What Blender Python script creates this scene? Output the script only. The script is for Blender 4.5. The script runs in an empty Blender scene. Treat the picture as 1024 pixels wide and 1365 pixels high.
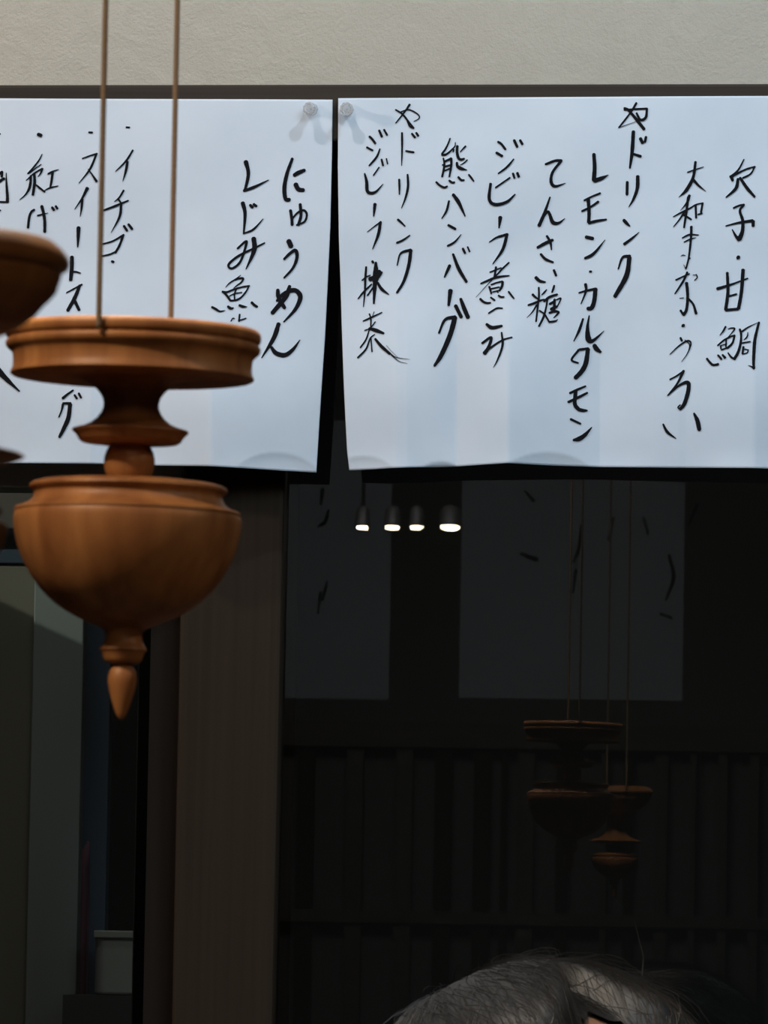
import bpy, bmesh, math, random
from mathutils import Vector, Matrix
from mathutils import noise as mnoise

S = bpy.context.scene
COL = S.collection
rng = random.Random(7)

# ------------------------------------------------------------------ camera
FPX = 8000.0                       # focal length in pixels of the 1024 x 1365 frame
CAM = Vector((0.0, -4.16, 1.235))
YAW, PITCH, ROLL = math.radians(4.50), math.radians(4.29), 0.018
fwd = Vector((-math.sin(YAW) * math.cos(PITCH), math.cos(YAW) * math.cos(PITCH), math.sin(PITCH)))
right0 = fwd.cross(Vector((0, 0, 1))).normalized()
up0 = right0.cross(fwd).normalized()
cright = (right0 + ROLL * up0).normalized()
cup = (up0 - ROLL * right0).normalized()
cam_d = bpy.data.cameras.new('camera')
cam = bpy.data.objects.new('camera', cam_d)
COL.objects.link(cam)
m = Matrix((cright, cup, -fwd)).transposed().to_4x4()
m.translation = CAM
cam.matrix_world = m
cam_d.sensor_fit = 'HORIZONTAL'
cam_d.sensor_width = 36.0
cam_d.lens = FPX / 1024 * 36.0
cam_d.clip_start = 0.05
cam_d.clip_end = 60
cam_d.dof.use_dof = True
cam_d.dof.focus_distance = 4.17
cam_d.dof.aperture_fstop = 88.0
S.camera = cam

def at(px, py, Y):
    """point of the plane y = Y seen at pixel (px, py): used for measuring positions"""
    d = fwd * FPX + cright * (px - 512) - cup * (py - 682.5)
    t = (Y - CAM.y) / d.y
    return CAM + d * t

GLASS_Y = 0.0
def seen_in_glass(px, py, Y):
    """point at depth Y inside the room whose mirror image in the pane is at (px, py)"""
    p = at(px, py, 2 * GLASS_Y - Y)
    return Vector((p.x, Y, p.z))

# ------------------------------------------------------------------ view, world, lights
S.view_settings.view_transform = 'Standard'
S.view_settings.look = 'None'
S.view_settings.exposure = 0.27
S.view_settings.gamma = 1.0
S.view_settings.use_curve_mapping = False
w = bpy.data.worlds.new('night')
S.world = w
w.use_nodes = True
w.node_tree.nodes['Background'].inputs[0].default_value = (0.6, 0.75, 1.0, 1)
w.node_tree.nodes['Background'].inputs[1].default_value = 0.0015

def look(o, target):
    o.rotation_euler = (Vector(target) - o.location).to_track_quat('-Z', 'Y').to_euler()

def area(name, loc, target, size, energy, color, spread=180, size_y=None):
    l = bpy.data.lights.new(name, 'AREA')
    l.energy = energy; l.color = color; l.size = size
    if size_y:
        l.shape = 'RECTANGLE'; l.size_y = size_y
    l.spread = math.radians(spread)
    o = bpy.data.objects.new(name, l); COL.objects.link(o)
    o.location = loc; look(o, target)
    return o

def spot(name, loc, target, angle, energy, color, radius=0.02, blend=0.3):
    l = bpy.data.lights.new(name, 'SPOT')
    l.energy = energy; l.color = color; l.shadow_soft_size = radius
    l.spot_size = math.radians(angle); l.spot_blend = blend
    o = bpy.data.objects.new(name, l); COL.objects.link(o)
    o.location = loc; look(o, target)
    return o

COOL = (0.72, 0.88, 1.0)
WARM = (1.0, 0.72, 0.48)
# ceiling downlights close to the wall, aimed at the sheets
spot('ceiling_spot_cool', (0.02, -0.62, 2.44), (-0.22, 0, 1.62), 80, 10.5, COOL, 0.016, 0.5)
spot('ceiling_spot_warm', (-0.62, -0.56, 2.44), (-0.36, 0, 1.66), 80, 8.0, (1.0, 0.92, 0.86), 0.016, 0.5)
# broad cool fill added under the ceiling to even out the sheets
area('cool_fill', (0.45, -1.9, 2.46), (-0.15, 0.0, 1.6), 0.9, 8.5, COOL, 110)
# warm lamp to the left of the hanging ornaments
spot('warm_lamp_left', (-0.88, -2.55, 2.22), (-0.27, -1.83, 1.38), 40, 42.0, WARM, 0.055, 0.5)
area('warm_front_fill', (0.45, -4.2, 2.40), (-0.28, -1.86, 1.36), 0.4, 0.5, WARM, 60)  # soft fill added from the camera side for the ornament fronts
spot('warm_right_fill', (1.1, -2.35, 2.2), (-0.27, -1.84, 1.38), 24, 9.0, WARM, 0.05, 0.6)  # narrow fill added to lift the main ornament's right side
spot('warm_side_fill', (-1.9, -0.9, 2.2), (-0.42, 0.0, 1.62), 46, 36.0, (1.0, 0.84, 0.72), 0.06, 0.5)  # side fill added to warm the left-facing folds of the sheets
# light right above the ornaments
area('ceiling_lamp_ornaments', (-0.38, -1.72, 2.46), (-0.28, -1.86, 1.4), 0.18, 14.0, (1.0, 0.84, 0.66), 120)
# weak fill added under the ceiling to light the rear wall
area('rear_fill', (-0.7, -4.6, 2.46), (-0.7, -6.4, 1.2), 0.8, 14.0, (0.95, 0.97, 1.0), 150)

# ------------------------------------------------------------------ materials
def mat(name, color, rough=0.6, metallic=0.0, spec=0.5):
    ma = bpy.data.materials.new(name); ma.use_nodes = True
    b = ma.node_tree.nodes['Principled BSDF']
    b.inputs['Base Color'].default_value = (*color, 1)
    b.inputs['Roughness'].default_value = rough
    b.inputs['Metallic'].default_value = metallic
    b.inputs['Specular IOR Level'].default_value = spec
    return ma

def nodes(ma):
    t = ma.node_tree
    return t, t.nodes, t.links, t.nodes['Principled BSDF']

def grain(ma, c1, c2, scale=(60, 60, 4), detail=6, bump=0.0, coord='Object', c3=None):
    t, n, l, b = nodes(ma)
    tc = n.new('ShaderNodeTexCoord'); mp = n.new('ShaderNodeMapping')
    mp.inputs['Scale'].default_value = scale
    no = n.new('ShaderNodeTexNoise'); no.inputs['Detail'].default_value = detail
    no.inputs['Scale'].default_value = 1.0
    no.inputs['Distortion'].default_value = 0.4
    cr = n.new('ShaderNodeValToRGB')
    cr.color_ramp.elements[0].position = 0.32; cr.color_ramp.elements[0].color = (*c1, 1)
    cr.color_ramp.elements[1].position = 0.68; cr.color_ramp.elements[1].color = (*c2, 1)
    if c3:
        e = cr.color_ramp.elements.new(0.5); e.color = (*c3, 1)
    l.new(tc.outputs[coord], mp.inputs['Vector']); l.new(mp.outputs[0], no.inputs['Vector'])
    l.new(no.outputs['Fac'], cr.inputs[0]); l.new(cr.outputs[0], b.inputs['Base Color'])
    if bump:
        bp = n.new('ShaderNodeBump'); bp.inputs['Strength'].default_value = bump
        bp.inputs['Distance'].default_value = 0.001
        l.new(no.outputs['Fac'], bp.inputs['Height']); l.new(bp.outputs[0], b.inputs['Normal'])
    return ma

M = {}
M['plaster'] = mat('plaster', (0.62, 0.57, 0.48), 0.9)
def plaster_nodes(ma):
    t, n, l, b = nodes(ma)
    tc = n.new('ShaderNodeTexCoord')
    a = n.new('ShaderNodeTexNoise'); a.inputs['Scale'].default_value = 330; a.inputs['Detail'].default_value = 5; a.inputs['Roughness'].default_value = 0.7
    v = n.new('ShaderNodeTexNoise'); v.inputs['Scale'].default_value = 42; v.inputs['Detail'].default_value = 5
    v.inputs['Distortion'].default_value = 1.2
    ad = n.new('ShaderNodeMath'); ad.operation = 'ADD'
    bp = n.new('ShaderNodeBump'); bp.inputs['Strength'].default_value = 0.55; bp.inputs['Distance'].default_value = 0.0025
    cr = n.new('ShaderNodeValToRGB')
    cr.color_ramp.elements[0].color = (0.49, 0.45, 0.38, 1); cr.color_ramp.elements[0].position = 0.3
    cr.color_ramp.elements[1].color = (0.525, 0.483, 0.412, 1); cr.color_ramp.elements[1].position = 0.75
    l.new(tc.outputs['Object'], a.inputs['Vector']); l.new(tc.outputs['Object'], v.inputs['Vector'])
    l.new(a.outputs['Fac'], ad.inputs[0]); l.new(v.outputs['Fac'], ad.inputs[1])
    l.new(ad.outputs[0], bp.inputs['Height']); l.new(bp.outputs[0], b.inputs['Normal'])
    l.new(v.outputs['Fac'], cr.inputs[0]); l.new(cr.outputs[0], b.inputs['Base Color'])
plaster_nodes(M['plaster'])
M['lintel'] = grain(mat('dark_lintel_wood', (0.06, 0.05, 0.04), 0.65, spec=0.15), (0.034, 0.026, 0.0205), (0.048, 0.0375, 0.030), (3, 60, 160))
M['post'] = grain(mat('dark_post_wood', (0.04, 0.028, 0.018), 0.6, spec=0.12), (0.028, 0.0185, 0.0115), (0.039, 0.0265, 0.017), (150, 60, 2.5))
M['post_dark'] = grain(mat('dark_board_wood', (0.03, 0.02, 0.015), 0.65, spec=0.08), (0.0125, 0.0092, 0.0066), (0.018, 0.013, 0.0094), (120, 60, 2.5))  # darker brown wood for the narrow board and the sill
M['rail'] = mat('grey_bar', (0.30, 0.30, 0.29), 0.55)
M['paper'] = mat('white_paper', (0.74, 0.79, 0.86), 0.85, spec=0.2)
def paper_nodes(ma):
    t, n, l, b = nodes(ma)
    tc = n.new('ShaderNodeTexCoord')
    a = n.new('ShaderNodeTexNoise'); a.inputs['Scale'].default_value = 26; a.inputs['Detail'].default_value = 5
    cr = n.new('ShaderNodeValToRGB')
    cr.color_ramp.elements[0].color = (0.67, 0.745, 0.84, 1); cr.color_ramp.elements[0].position = 0.3
    cr.color_ramp.elements[1].color = (0.72, 0.785, 0.87, 1); cr.color_ramp.elements[1].position = 0.7
    bp = n.new('ShaderNodeBump'); bp.inputs['Strength'].default_value = 0.12; bp.inputs['Distance'].default_value = 0.002
    l.new(tc.outputs['Object'], a.inputs['Vector']); l.new(a.outputs['Fac'], cr.inputs[0])
    l.new(cr.outputs[0], b.inputs['Base Color'])
    l.new(a.outputs['Fac'], bp.inputs['Height']); l.new(bp.outputs[0], b.inputs['Normal'])
paper_nodes(M['paper'])
M['ink'] = mat('black_ink', (0.005, 0.0055, 0.008), 0.8, spec=0.15)
M['wood'] = grain(mat('turned_cherry_wood', (0.3, 0.14, 0.06), 0.48, spec=0.4), (0.20, 0.082, 0.030), (0.36, 0.172, 0.064), (75, 75, 7), 5, c3=(0.28, 0.125, 0.046))
M['cord'] = mat('brown_twine', (0.30, 0.20, 0.11), 0.9)
def cord_nodes(ma):
    t, n, l, b = nodes(ma)
    tc = n.new('ShaderNodeTexCoord')
    wv = n.new('ShaderNodeTexNoise'); wv.inputs['Scale'].default_value = 900
    cr = n.new('ShaderNodeValToRGB')
    cr.color_ramp.elements[0].color = (0.11, 0.085, 0.06, 1); cr.color_ramp.elements[1].color = (0.22, 0.175, 0.125, 1)
    l.new(tc.outputs['Object'], wv.inputs['Vector']); l.new(wv.outputs['Fac'], cr.inputs[0]); l.new(cr.outputs[0], b.inputs['Base Color'])
cord_nodes(M['cord'])
M['steel'] = mat('pin_steel', (0.6, 0.6, 0.6), 0.25, 1.0)

def glass_pane_mat():
    ma = bpy.data.materials.new('window_glass'); ma.use_nodes = True
    t = ma.node_tree; n = t.nodes; l = t.links
    n.remove(n['Principled BSDF'])
    tr = n.new('ShaderNodeBsdfTransparent'); tr.inputs[0].default_value = (0.86, 0.88, 0.87, 1)
    gl = n.new('ShaderNodeBsdfGlossy'); gl.inputs['Roughness'].default_value = 0.0
    fr = n.new('ShaderNodeFresnel'); fr.inputs['IOR'].default_value = 1.75
    mx = n.new('ShaderNodeMixShader')
    l.new(fr.outputs[0], mx.inputs[0]); l.new(tr.outputs[0], mx.inputs[1]); l.new(gl.outputs[0], mx.inputs[2])
    l.new(mx.outputs[0], n['Material Output'].inputs[0])
    return ma
M['glass'] = glass_pane_mat()

def clear_plastic_mat():
    ma = bpy.data.materials.new('clear_plastic'); ma.use_nodes = True
    t = ma.node_tree; n = t.nodes; l = t.links
    n.remove(n['Principled BSDF'])
    tr = n.new('ShaderNodeBsdfTransparent'); tr.inputs[0].default_value = (0.90, 0.90, 0.90, 1)
    gl = n.new('ShaderNodeBsdfGlass'); gl.inputs['IOR'].default_value = 1.5; gl.inputs['Roughness'].default_value = 0.02
    df = n.new('ShaderNodeBsdfDiffuse'); df.inputs[0].default_value = (0.95, 0.95, 0.95, 1)
    m2 = n.new('ShaderNodeMixShader'); m2.inputs[0].default_value = 0.18
    mx = n.new('ShaderNodeMixShader'); mx.inputs[0].default_value = 0.62
    l.new(tr.outputs[0], mx.inputs[1]); l.new(gl.outputs[0], mx.inputs[2])
    l.new(mx.outputs[0], m2.inputs[1]); l.new(df.outputs[0], m2.inputs[2])
    l.new(m2.outputs[0], n['Material Output'].inputs[0])
    return ma
M['clear'] = clear_plastic_mat()

# ------------------------------------------------------------------ helpers
def new_obj(name, verts, faces, material, parent=None, smooth=False):
    me = bpy.data.meshes.new(name)
    me.from_pydata([tuple(v) for v in verts], [], faces)
    me.update()
    if smooth:
        for p in me.polygons: p.use_smooth = True
    o = bpy.data.objects.new(name, me)
    COL.objects.link(o)
    if material: me.materials.append(material)
    if parent: o.parent = parent
    return o

def tag(o, label=None, cat=None, group=None, kind=None):
    if label: o['label'] = label
    if cat: o['category'] = cat
    if group: o['group'] = group
    if kind: o['kind'] = kind
    return o

def empty(name, loc=(0, 0, 0)):
    o = bpy.data.objects.new(name, None); COL.objects.link(o)
    o.location = loc; o.empty_display_size = 0.05
    return o

BOXF = [(0, 3, 2, 1), (4, 5, 6, 7), (0, 1, 5, 4), (1, 2, 6, 5), (2, 3, 7, 6), (3, 0, 4, 7)]
def box_vf(x0, x1, y0, y1, z0, z1, vs, fs):
    k = len(vs)
    vs += [(x0, y0, z0), (x1, y0, z0), (x1, y1, z0), (x0, y1, z0), (x0, y0, z1), (x1, y0, z1), (x1, y1, z1), (x0, y1, z1)]
    fs += [tuple(k + i for i in f) for f in BOXF]
def box(name, x0, x1, y0, y1, z0, z1, material, parent=None, bevel=0.0):
    vs, fs = [], []
    box_vf(x0, x1, y0, y1, z0, z1, vs, fs)
    o = new_obj(name, vs, fs, material, parent)
    if bevel:
        b = o.modifiers.new('bevel', 'BEVEL'); b.width = bevel; b.segments = 2
    return o
def struct(o):
    o['kind'] = 'structure'
    return o

def prism(name, quad, Y0, Y1, material, parent=None, bevel=0.0):
    """front outline (list of points at plane Y0) extruded back to Y1"""
    n = len(quad)
    vs = [(p.x, Y0, p.z) for p in quad] + [(p.x, Y1, p.z) for p in quad]
    fs = [tuple(range(n - 1, -1, -1)), tuple(range(n, 2 * n))]
    for i in range(n):
        j = (i + 1) % n
        fs.append((i, j, n + j, n + i))
    o = new_obj(name, vs, fs, material, parent)
    bm = bmesh.new(); bm.from_mesh(o.data); bmesh.ops.recalc_face_normals(bm, faces=bm.faces); bm.to_mesh(o.data); bm.free()
    if bevel:
        b = o.modifiers.new('bevel', 'BEVEL'); b.width = bevel; b.segments = 2
    return o

def lathe(name, prof, material, parent=None, seg=96, split=40):
    """prof: (r, z) from top to bottom, around the local z axis"""
    vs, fs = [], []
    for r, z in prof:
        for k in range(seg):
            a = 2 * math.pi * k / seg
            vs.append((r * math.cos(a), r * math.sin(a), z))
    for i in range(len(prof) - 1):
        for k in range(seg):
            k2 = (k + 1) % seg
            fs.append((i * seg + k, (i + 1) * seg + k, (i + 1) * seg + k2, i * seg + k2))
    if prof[0][0] > 1e-6: fs.append(tuple(range(seg)))
    if prof[-1][0] > 1e-6: fs.append(tuple(range(len(prof) * seg - 1, (len(prof) - 1) * seg - 1, -1)))
    o = new_obj(name, vs, fs, material, parent, smooth=True)
    bm = bmesh.new(); bm.from_mesh(o.data)
    bmesh.ops.remove_doubles(bm, verts=bm.verts, dist=1e-7)
    bmesh.ops.recalc_face_normals(bm, faces=bm.faces)
    for e in bm.edges:
        if len(e.link_faces) == 2 and e.calc_face_angle(0) > math.radians(split): e.smooth = False
    bm.to_mesh(o.data); bm.free()
    return o

def crom(pts, n=8):
    """Catmull-Rom through tuples of any length"""
    if len(pts) < 3:
        a, b = pts[0], pts[-1]
        return [tuple(x + (y - x) * i / n for x, y in zip(a, b)) for i in range(n + 1)]
    P = [tuple(2 * a - b for a, b in zip(pts[0], pts[1]))] + list(pts) + [tuple(2 * a - b for a, b in zip(pts[-1], pts[-2]))]
    out = []
    for i in range(1, len(P) - 2):
        for k in range(n):
            t = k / n
            out.append(tuple(0.5 * (2 * b + (c - a) * t + (2 * a - 5 * b + 4 * c - d) * t * t + (3 * b - a - 3 * c + d) * t ** 3)
                             for a, b, c, d in zip(P[i - 1], P[i], P[i + 1], P[i + 2])))
    out.append(tuple(pts[-1]))
    return out

def tube_vf(path, radii, vs, fs, seg=8):
    k0 = len(vs)
    n = len(path)
    for i, p in enumerate(path):
        p = Vector(p)
        d = (Vector(path[min(i + 1, n - 1)]) - Vector(path[max(i - 1, 0)])).normalized()
        a = d.cross(Vector((0.31, 0.93, 0.17))).normalized(); b = d.cross(a)
        r = radii[i] if isinstance(radii, (list, tuple)) else radii
        for k in range(seg):
            t = 2 * math.pi * k / seg
            vs.append(tuple(p + a * r * math.cos(t) + b * r * math.sin(t)))
    for i in range(n - 1):
        for k in range(seg):
            k2 = (k + 1) % seg
            fs.append((k0 + i * seg + k, k0 + i * seg + k2, k0 + (i + 1) * seg + k2, k0 + (i + 1) * seg + k))
    fs.append(tuple(k0 + k for k in range(seg - 1, -1, -1)))
    fs.append(tuple(k0 + (n - 1) * seg + k for k in range(seg)))
def tube(name, path, radii, material, parent=None, seg=8):
    vs, fs = [], []
    tube_vf(path, radii, vs, fs, seg)
    return new_obj(name, vs, fs, material, parent, smooth=True)

# ------------------------------------------------------------------ the setting
BEAM_F, POST_F = -0.045, -0.02
RX0, RX1, RY0, CEIL = -3.2, 2.6, -6.6, 2.5
LW = -2.6                                     # window wall, left end

# plaster above the lintel
zl, zr = at(0, 113, BEAM_F).z, at(1024, 111.5, BEAM_F).z
def zline(x, pA, pB):                         # straight line through two measured points
    return pA.z + (pB.z - pA.z) * (x - pA.x) / (pB.x - pA.x)
A, B = at(0, 113, 0), at(1024, 111.5, 0)
A2, B2 = at(0, 188, BEAM_F), at(1024, 189, BEAM_F)
AT, BT = at(0, 113, BEAM_F), at(1024, 111.5, BEAM_F)
V = Vector
struct(prism('wall_front', [V((RX0, 0, CEIL)), V((RX0, 0, zline(RX0, A, B) - .02)), V((RX1, 0, zline(RX1, A, B) - .02)), V((RX1, 0, CEIL))], -0.030, 0.10, M['plaster']))
struct(prism('trim_1', [V((RX0, 0, zline(RX0, AT, BT))), V((RX0, 0, zline(RX0, A2, B2))), V((RX1, 0, zline(RX1, A2, B2))), V((RX1, 0, zline(RX1, AT, BT)))], BEAM_F, 0.09, M['lintel'], bevel=0.002))
LINTEL_Z = zline(0, A2, B2)
# post, running from the floor up to the lintel
def edge_line(pA, pB, z):
    t = (z - pA.z) / (pB.z - pA.z)
    return V((pA.x + (pB.x - pA.x) * t, 0, z))
def upright(name, lA, lB, rA, rB, Y0, Y1, z1, material, z0=0.0, bevel=0.003):
    a, b, c, d = at(*lA, Y0), at(*lB, Y0), at(*rA, Y0), at(*rB, Y0)
    return prism(name, [edge_line(a, b, z1), edge_line(a, b, z0), edge_line(c, d, z0), edge_line(c, d, z1)], Y0, Y1, material, bevel=bevel)
struct(upright('trim_2', (240, 800), (228.5, 1365), (378, 700), (363.5, 1365), POST_F, 0.10, LINTEL_Z + .01, M['post']))
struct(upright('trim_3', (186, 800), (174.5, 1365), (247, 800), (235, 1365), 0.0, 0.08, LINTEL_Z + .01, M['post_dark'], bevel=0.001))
# grey horizontal bar across the left window, just under the left sheet
ra, rb = at(-40, 616, -0.004), at(236, 652, -0.004)
struct(prism('trim_4', [V((RX0, 0, ra.z)), V((RX0, 0, rb.z)), V((at(242, 800, 0).x, 0, rb.z)), V((at(242, 800, 0).x, 0, ra.z))], -0.004, 0.05, M['rail'], bevel=0.001))
# panes
px_r = at(372, 900, 0).x
def pane(name, x0, x1, z0, z1):
    return struct(box(name, x0, x1, GLASS_Y, GLASS_Y + 0.0001, z0, z1, M['glass']))
def pane_plane(name, x0, x1, z0, z1):
    o = new_obj(name, [(x0, GLASS_Y, z0), (x1, GLASS_Y, z0), (x1, GLASS_Y, z1), (x0, GLASS_Y, z1)], [(0, 1, 2, 3)], M['glass'])
    return struct(o)
pane_plane('window_1', px_r - .02, RX1, 0.45, LINTEL_Z + .02)
pane_plane('window_2', RX0, at(200, 900, 0).x, 0.45, LINTEL_Z + .02)
# sill wall under the windows, far below the frame
struct(box('wall_sill', RX0, RX1, -0.03, 0.10, 0.0, 0.46, M['post_dark']))
# dark night side behind the right pane
M['night'] = mat('night_wall', (0.006, 0.006, 0.005), 0.9)
struct(box('wall_outer', RX0, RX1, 1.6, 1.7, 0.0, CEIL, M['night']))
# room shell
M['floor'] = grain(mat('floor_boards', (0.08, 0.05, 0.03), 0.6), (0.06, 0.038, 0.022), (0.10, 0.065, 0.04), (40, 3, 3))
M['rearwall'] = mat('rear_wall_paint', (0.14, 0.13, 0.118), 0.9)
M['ceil'] = mat('ceiling_paint', (0.10, 0.09, 0.08), 0.9)
struct(box('floor', RX0, RX1, RY0, 1.7, -0.05, 0.0, M['floor']))
struct(box('ceiling', RX0, RX1, RY0, 1.7, CEIL, CEIL + 0.05, M['ceil']))
struct(box('wall_left', RX0 - 0.05, RX0, RY0, 1.7, 0.0, CEIL, M['rearwall']))
struct(box('wall_right', RX1, RX1 + 0.05, RY0, 1.7, 0.0, CEIL, M['rearwall']))
struct(box('wall_back', RX0, RX1, RY0 - 0.05, RY0, 0.0, CEIL, M['rearwall']))

# ------------------------------------------------------------------ beyond the left pane
M['olive'] = mat('olive_board', (0.165, 0.155, 0.11), 0.8)
M['greygreen'] = mat('grey_green_board', (0.24, 0.265, 0.24), 0.8)
M['brownboard'] = mat('brown_board', (0.11, 0.097, 0.076), 0.8)
M['navy'] = mat('dark_navy_door', (0.055, 0.085, 0.12), 0.7)
M['greybox'] = mat('grey_card_box', (0.13, 0.13, 0.115), 0.8)
M['plum'] = mat('plum_cloth', (0.13, 0.045, 0.065), 0.9)
PY = 0.55
def outer_panel(name, xa, xb, ytop, ybot, Y, mt, th=0.02):
    a, b = at(xa, ytop, Y), at(xb, ybot, Y)
    ym = 1050 if ybot > 1400 else 0.5 * (ytop + ybot)
    a.x, b.x = at(xa, ym, Y).x, at(xb, ym, Y).x
    return prism(name, [V((a.x, 0, a.z)), V((a.x, 0, b.z)), V((b.x, 0, b.z)), V((b.x, 0, a.z))], Y, Y + th, mt, bevel=0.001)
o = outer_panel('wall_panel', -420, 43, 749, 2900, PY + 0.012, M['olive'])
tag(o, 'olive board outside the left window, at the far left edge', 'board')
o = outer_panel('wall_panel', 40, 107, 749, 2900, PY, M['greygreen'])
tag(o, 'pale grey-green board outside the left window beside the navy strip', 'board')
o = outer_panel('header_board', -420, 113, 640, 706, PY, M['brownboard'])
tag(o, 'brown board across the top of the view through the left window', 'board')
o = outer_panel('door_edge', 98, 144, 690, 2900, PY + 0.05, M['navy'])
tag(o, 'dark navy upright strip outside the left window right of the grey-green board', 'door')
# dark backing between header and boards is the navy strip's return
o = outer_panel('cross_rail', -420, 113, 700, 752, PY + 0.035, M['navy'])
tag(o, 'dark navy cross rail outside the left window under the brown board', 'rail')
# small grey box
t = empty('storage_box')
bp = at(147, 1326, PY - 0.05)
t.location = bp
tag(t, 'small grey box low outside the left window beside the dark upright board', 'box')
ba, bb = at(127, 1240, PY - 0.05), at(182, 1326, PY - 0.05)
o = box('carton', ba.x - bp.x, bb.x - bp.x, 0, 0.05, 0, ba.z - bp.z - 0.004, M['greybox'], t, 0.002)
o = box('lid', ba.x - bp.x - 0.001, bb.x - bp.x + 0.001, -0.002, 0.052, ba.z - bp.z - 0.006, ba.z - bp.z, M['greybox'], t, 0.001)
sa = at(120, 1326, PY - 0.06)
o = box('ledge', sa.x - 0.02, bb.x + 0.06, PY - 0.07, PY + 0.015, 0, bp.z - 0.0005, M['night'])
o.name = 'box_stand'
tag(o, 'dark stand under the small grey box outside the left window', 'stand')
# plum cloth hanging on the navy strip
vs, fs = [], []
N = 14
ca, cb = at(104, 1128, PY + 0.02), at(124, 1128, PY + 0.02)
zt, zb = at(0, 1128, PY).z, at(0, 1700, PY).z
for j in range(20):
    f = j / 19
    for i in range(N + 1):
        g = i / N
        x = ca.x + (cb.x - ca.x) * g * (0.62 + 0.5 * f)
        vs.append((x, PY + 0.03 + 0.006 * math.sin(g * 9 + f * 2), zt + (zb - zt) * f - 0.006 * math.cos(g * 3) * (1 - f)))
for j in range(19):
    for i in range(N):
        k = j * (N + 1) + i
        fs.append((k, k + 1, k + N + 2, k + N + 1))
o = new_obj('hanging_cloth', vs, fs, M['plum'], None, True)
sm = o.modifiers.new('thick', 'SOLIDIFY'); sm.thickness = 0.002
tag(o, 'dark plum cloth hanging outside the left window beside the grey-green board', 'cloth')
area('outside_fill', (-0.62, 0.22, 2.36), (-0.60, 0.55, 1.3), 0.3, 0.85, (0.92, 0.97, 0.95), 140, 0.1)  # added soft fill, unseen above the lintel, lifts the outside boards
# added spot and unseen blocker, placed to cast a slanting shadow on the panels
LP = V((-1.55, 0.12, 1.75))
spot('outside_added_spot', LP, at(60, 900, PY), 70, 14.0, (0.95, 1.0, 0.92), 0.002, 0.6)
SA, SB = at(0, 808, PY), at(140, 872, PY)
mA, mB = LP.lerp(SA, 0.5), LP.lerp(SB, 0.5)
dv = (mB - mA)
eA, eB = mA - dv * 1.6, mB + dv * 1.6
vs = [eA, eB, eB + V((0, 0, -0.22)), eA + V((0, 0, -0.22))]
vs += [v + V((0, 0.01, 0)) for v in vs]
o = new_obj('shade_blocker', vs, [(0, 1, 2, 3), (7, 6, 5, 4), (0, 4, 5, 1), (1, 5, 6, 2), (2, 6, 7, 3), (3, 7, 4, 0)], M['night'])
M['shade'] = mat('smoked_board', (0.1, 0.1, 0.1), 0.7)
tag(o, 'added unseen blocker outside the left window, shading the grey-green boards', 'board')

# ------------------------------------------------------------------ the two handwritten sheets
PAPER_Y = BEAM_F - 0.003
def lerp(a, b, t): return a + (b - a) * t
def interp(tab, x):
    if x <= tab[0][0]: return tab[0][1]
    for (x0, y0), (x1, y1) in zip(tab, tab[1:]):
        if x <= x1: return y0 + (y1 - y0) * (x - x0) / (x1 - x0)
    return tab[-1][1]
def sstep(a, b, x):
    t = max(0.0, min(1.0, (x - a) / (b - a)))
    return t * t * (3 - 2 * t)
# depth of the folds, in metres towards the room, by measured column
FOLD_L = [(-260, 0), (-40, 0.004), (0, 0.0045), (125, 0.009), (132, 0.0085), (210, 0.004), (284, 0.012), (288, 0.012), (445, 0.0)]
FOLD_R = [(450, 0.003), (530, 0.008), (545, 0.0078), (610, 0.003), (678, 0.0105), (682, 0.0105), (800, 0.001), (905, 0.004), (915, 0.004), (1004, 0.008), (1008, 0.008), (1160, 0)]
SHADE_DENT_L = [(372, 652, 62, 46)]  # dents shaped to darken the lower edge like the ornaments' soft shadow arcs
SHADE_DENT_R = [(485, 652, 52, 42), (590, 640, 30, 22), (733, 652, 68, 46)]
def bulge(side, px, py):
    f = interp(FOLD_L if side == 'L' else FOLD_R, px)
    a = sstep(330, 560, py)
    h = f * a * 1.7
    h += 0.0012 * math.sin(px * 0.021 + 1.3) * sstep(160, 400, py) + 0.0006 * math.sin(py * 0.03 + px * 0.011)
    h += 0.004 * sstep(180, 640, py)
    h += 0.0016 * max(0, (py - 596) / 30.0) ** 2 * (0.6 + 0.4 * math.sin(px * 0.04))
    for cx, cy, rx, ry in (SHADE_DENT_L if side == 'L' else SHADE_DENT_R):
        h -= 0.0035 * max(0.0, 1 - ((px - cx) / rx) ** 2 - ((py - cy) / ry) ** 2) ** 0.8
    return h
def on_paper(side, px, py, off=0.0):
    p = at(px, py, PAPER_Y)
    p.y -= bulge(side, px, py) + off
    return p
SHEETS = {
    'L': dict(x0=[(130, -258), (640, -254)], x1=[(130, 443.5), (200, 442.5), (300, 440.5), (450, 433.5), (632, 422.5)],
              top=[(-260, 130.5), (0, 131), (445, 133)], bot=[(-260, 618), (0, 619.5), (200, 622), (320, 627), (445, 631.5)]),
    'R': dict(x0=[(130, 451), (220, 450.3), (320, 452), (430, 456), (520, 460), (600, 464), (628, 467)], x1=[(130, 1150), (640, 1152)],
              top=[(450, 131), (700, 129.5), (1024, 128), (1160, 127.5)], bot=[(450, 628.5), (500, 627.5), (590, 624.5), (640, 622.5), (680, 621), (740, 622.5), (850, 624.5), (1024, 627), (1160, 628)]),
}
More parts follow.
